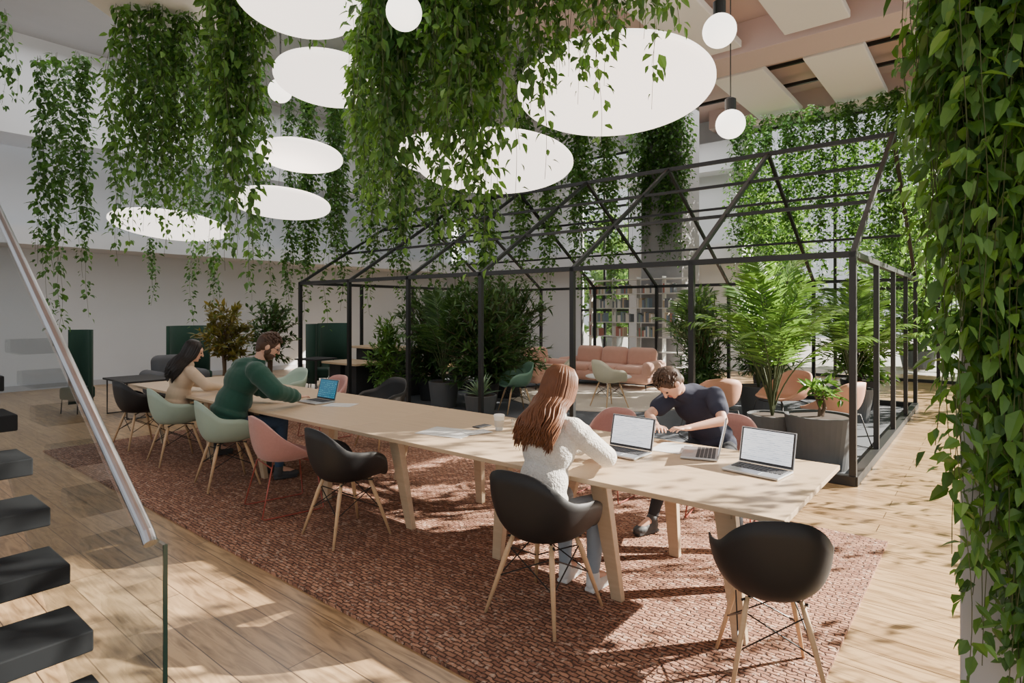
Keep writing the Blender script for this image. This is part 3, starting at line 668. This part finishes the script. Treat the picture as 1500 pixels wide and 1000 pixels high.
disc('small glowing white round disc pendant among vines',-1.82,5.9,3.99,.52); disc('glowing white round disc pendant high up',-1.56,4.35,3.98,.45)
disc('glowing white round disc pendant near wall',-3.01,8.46,3.9,.58); disc('glowing white round disc pendant below others',-3.46,8.9,3.3,.71); disc('low glowing white round disc pendant',-6.44,11.2,3.3,1.0)
def globe(l,d,z,r_=.12):
    x,y=site(l,d); t=top('globe_pendant','opal glass globe pendant with black cap','pendant lamp',(x,y,z),0,'globe pendants')
    B().ell((0,0,0),r_,None,32,20).obj('globe',M['globe'],t,smooth=True); B().lathe([(.035,r_*.93),(.045,r_*.95),(.045,r_+.09),(.03,r_+.1)],20).obj('cap',M['black'],t); B().tube([(0,0,r_+.1),(0,0,7.2-z)],.005,6).obj('cable',M['blackwire'],t)
globe(1.52,4.35,3.75); globe(1.84,5.0,3.27); globe(-.727,4.0,3.71); globe(-2.85,7.3,4.4,.14)
# ---------------------------------------------------------------- stairs
st=top('staircase','open-riser staircase with charcoal treads','stairs',(0,0,0))
for n_ in range(1,10):
    B().box((-2.05-.28*(n_-1)-.15,.15,.17*n_-.04),(.3,1.18,.08)).obj('tread',M['tread'],st,bevel=.006)
b=B(); mx=Matrix.Rotation(math.atan2(.17,.28),3,'Y')
L=3.0; b.box((-2.2-L/2*.855,.20,-.06+L/2*.519),(L,.05,.12),mx); b.box((-2.2-L/2*.855,-.30,-.06+L/2*.519),(L,.05,.12),mx); b.obj('stringer',M['stringer'],st)
bl=top('glass_balustrade','clear glass stair balustrade with round steel handrail','railing',(0,0,0)); gy=.80
def zr(x): return .93+(-2.3-x)*.607
b=B(); vs=[]
for y in(gy-.006,gy+.006):
    vs+=[(-2.12,y,0.0),(-2.12,y,.93),(-2.4,y,.93),(-5.6,y,zr(-5.6)-.06),(-5.6,y,zr(-5.6)-1.3),(-3.0,y,0.0)]
b.add(vs,[(0,1,2,3,4,5),(11,10,9,8,7,6)]+[(i,(i+1)%6+0,(i+1)%6+6,i+6) for i in range(6)]); b.obj('glass_panel',M['glass'],bl)
B().box((-2.118,gy,.465),(.006,.013,.93)).obj('glass_edge',M['edge'],bl)
B().tube([(-2.24,gy,zr(-2.24)+.01),(-2.27,gy,zr(-2.27)+.02),(-5.6,gy,zr(-5.6)+.02)],.023,18).obj('handrail',M['steel'],bl,smooth=False)
# ---------------------------------------------------------------- lounge furniture
def sofa(label,loc,rz,wd,n,mt,name='sofa'):
    r=top(name,label,'sofa' if wd>1.2 else 'armchair',loc,rz)
    B().box((0,.0,.24),(wd-.04,.85,.24)).obj('base',M[mt],r,smooth=True,bevel=.10,seg=6)
    for i in range(n):
        cw=(wd-.3)/n; x=-wd/2+.15+cw*(i+.5); B().box((x,.06,.40),(cw-.01,.72,.18)).obj('seat_cushion',M[mt],r,smooth=True,bevel=.085,seg=6); B().box((x,-.27,.63),(cw+.01,.26,.46),Matrix.Rotation(.16,3,'X')).obj('back_cushion',M[mt],r,smooth=True,bevel=.125,seg=6)
    for sx in(-1,1):
        B().box((sx*(wd/2-.08),0,.42),(.24,.84,.36),Matrix.Rotation(sx*.18,3,'Y')).obj('armrest',M[mt],r,smooth=True,bevel=.115,seg=6)
        for sy in(-1,1): B().tube([(sx*(wd/2-.12),sy*.33,.15),(sx*(wd/2-.08),sy*.36,0)],[.018,.012],8).obj('leg',M['blackwire'],r)
    return r
sofa('peach fabric three-seat sofa with rounded cushions',(-6.7,11.75,.028),pi,2.3,3,'sofa')
sofa('peach fabric armchair beside the sofa',(-7.75,10.6,.028),-pi/2-.3,1.0,1,'sofa','lounge_chair')
sofa('low dark grey fabric armchair by the white wall',(-12.0,4.7,0),-pi/2,.9,1,'greyfab','lounge_chair')
ct=top('coffee_table','round white coffee table on the cream rug','table',(-5.9,10.3,.028)); B().lathe([(.42,.36),(.45,.37),(.45,.39),(.42,.4)],40).obj('tabletop',M['white'],ct); B().lathe([(.2,0),(.04,.03),(.04,.36)],24).obj('pedestal',M['white'],ct)
def booth(loc,rz):
    r=top('high_back_chair','dark green felt high-backed lounge chair','chair',loc,rz,'green high-back chairs')
    b=B(); vs=[];fs=[]
    for i in range(13):
        a=-1.2+2.4*i/12; x=.42*math.sin(a)/math.sin(1.2); y=-.32+.30*(1-math.cos(a))/(1-math.cos(1.2))
        vs+=[(x,y,.12),(x,y,1.38)]
    for i in range(12): fs.append((2*i,2*i+2,2*i+3,2*i+1))
    b.add(vs,fs); b.obj('backrest',M['gfab'],r,smooth=True,solid=.06)
    B().box((0,.02,.33),(.7,.6,.2)).obj('seat_cushion',M['gfab'],r,bevel=.05,seg=3)
    for sx in(-1,1):
        for sy in(-1,1): B().tube([(sx*.3,sy*.24+.02,.24),(sx*.32,sy*.26+.02,0)],.014,8).obj('leg',M['blackwire'],r)
    return r
bo=booth((-13.3,5.5,0),-pi/2)
dup(bo,(-11.6,7.5,0),-pi/2+.9,scale=(.75,.75,1.02)); dup(bo,(-11.9,3.15,0),pi+.5,scale=(.5,.6,1)); dup(bo,(-13.2,9.0,0),-pi/2)
def ltable(loc,rz,tw,td,h,tm,label,legm='blackwire'):
    r=top('side_table',label,'table',loc,rz); B().box((0,0,h-.015),(tw,td,.03)).obj('tabletop',M[tm],r,bevel=.005)
    for sx in(-1,1):
        B().tube([(sx*(tw/2-.06),-td/2+.05,h-.03),(sx*(tw/2-.06),-td/2+.05,.012),(sx*(tw/2-.06),td/2-.05,.012),(sx*(tw/2-.06),td/2-.05,h-.03)],.012,8).obj('frame_leg',M[legm],r)
ltable((-10.9,3.7,0),0,1.0,.7,.6,'potb','low black side table by the seating'); ltable((-10.9,7.0,0),.2,.6,.6,.72,'potb','small black table beside green chair')
def counter(loc,rz,wd,h,label):
    r=top('counter_table',label,'table',loc,rz); B().box((0,0,h-.02),(wd,.7,.04)).obj('tabletop',M['oak'],r,bevel=.004)
    for sx in(-1,1): B().box((sx*(wd/2-.3),0,(h-.04)/2),(.35,.5,h-.04)).obj('cabinet_base',M['potb'],r,bevel=.01)
    B().box((0,0,h-.12),(wd-.2,.06,.12)).obj('apron',M['black'],r)
counter((-9.7,7.9,.013),.0,1.7,.95,'oak-topped counter with black cabinet base'); counter((-9.7,7.05,.013),.0,1.1,.7,'lower oak-topped desk beside counter')
# bookcase
bx,by=-6.55,12.85
bk=top('bookcase','wide pale metal bookcase filled with books','shelf',(bx,by,0),.0)
b=B()
for i in range(5): b.box((-1.3+.65*i,0,1.25),(.012,.2,2.5))
b.obj('upright',M['white'],bk)
for k in range(8): B().box((0,0,.06+.34*k),(2.62,.3,.022)).obj('shelf_board',M['white'],bk)
bc=[mat('book_cover',c_,.7) for c_ in((.5,.22,.18),(.82,.80,.75),(.25,.33,.42),(.62,.52,.38),(.3,.38,.32),(.85,.85,.82),(.2,.22,.25),(.8,.76,.7))]
bms=[]
for m_ in bc:
    q_=B(); q_.box((0,0,.13),(.004,.18,.26)); q_.box((.032,0,.13),(.004,.18,.26)); q_.box((.016,-.089,.13),(.036,.004,.26)); q_.box((.016,.002,.13),(.028,.17,.25)); bms.append(q_.mesh('book',m_))
for k in range(3,7):
    for cell in range(4):
        x=bx-1.3+.65*cell+.03+R.choice((0,0,.15)); lim=bx-1.3+.65*cell+R.uniform(.28,.58)
        while x<lim:
            o=bpy.data.objects.new('book',R.choice(bms)); C.objects.link(o); s_=R.uniform(.55,.95); o.location=(x,by-.04,.06+.34*k+.0115); o.scale=(1.1,1,s_); tag(o,'hardback book standing on the metal bookcase','book','books on the bookcase'); x+=.044
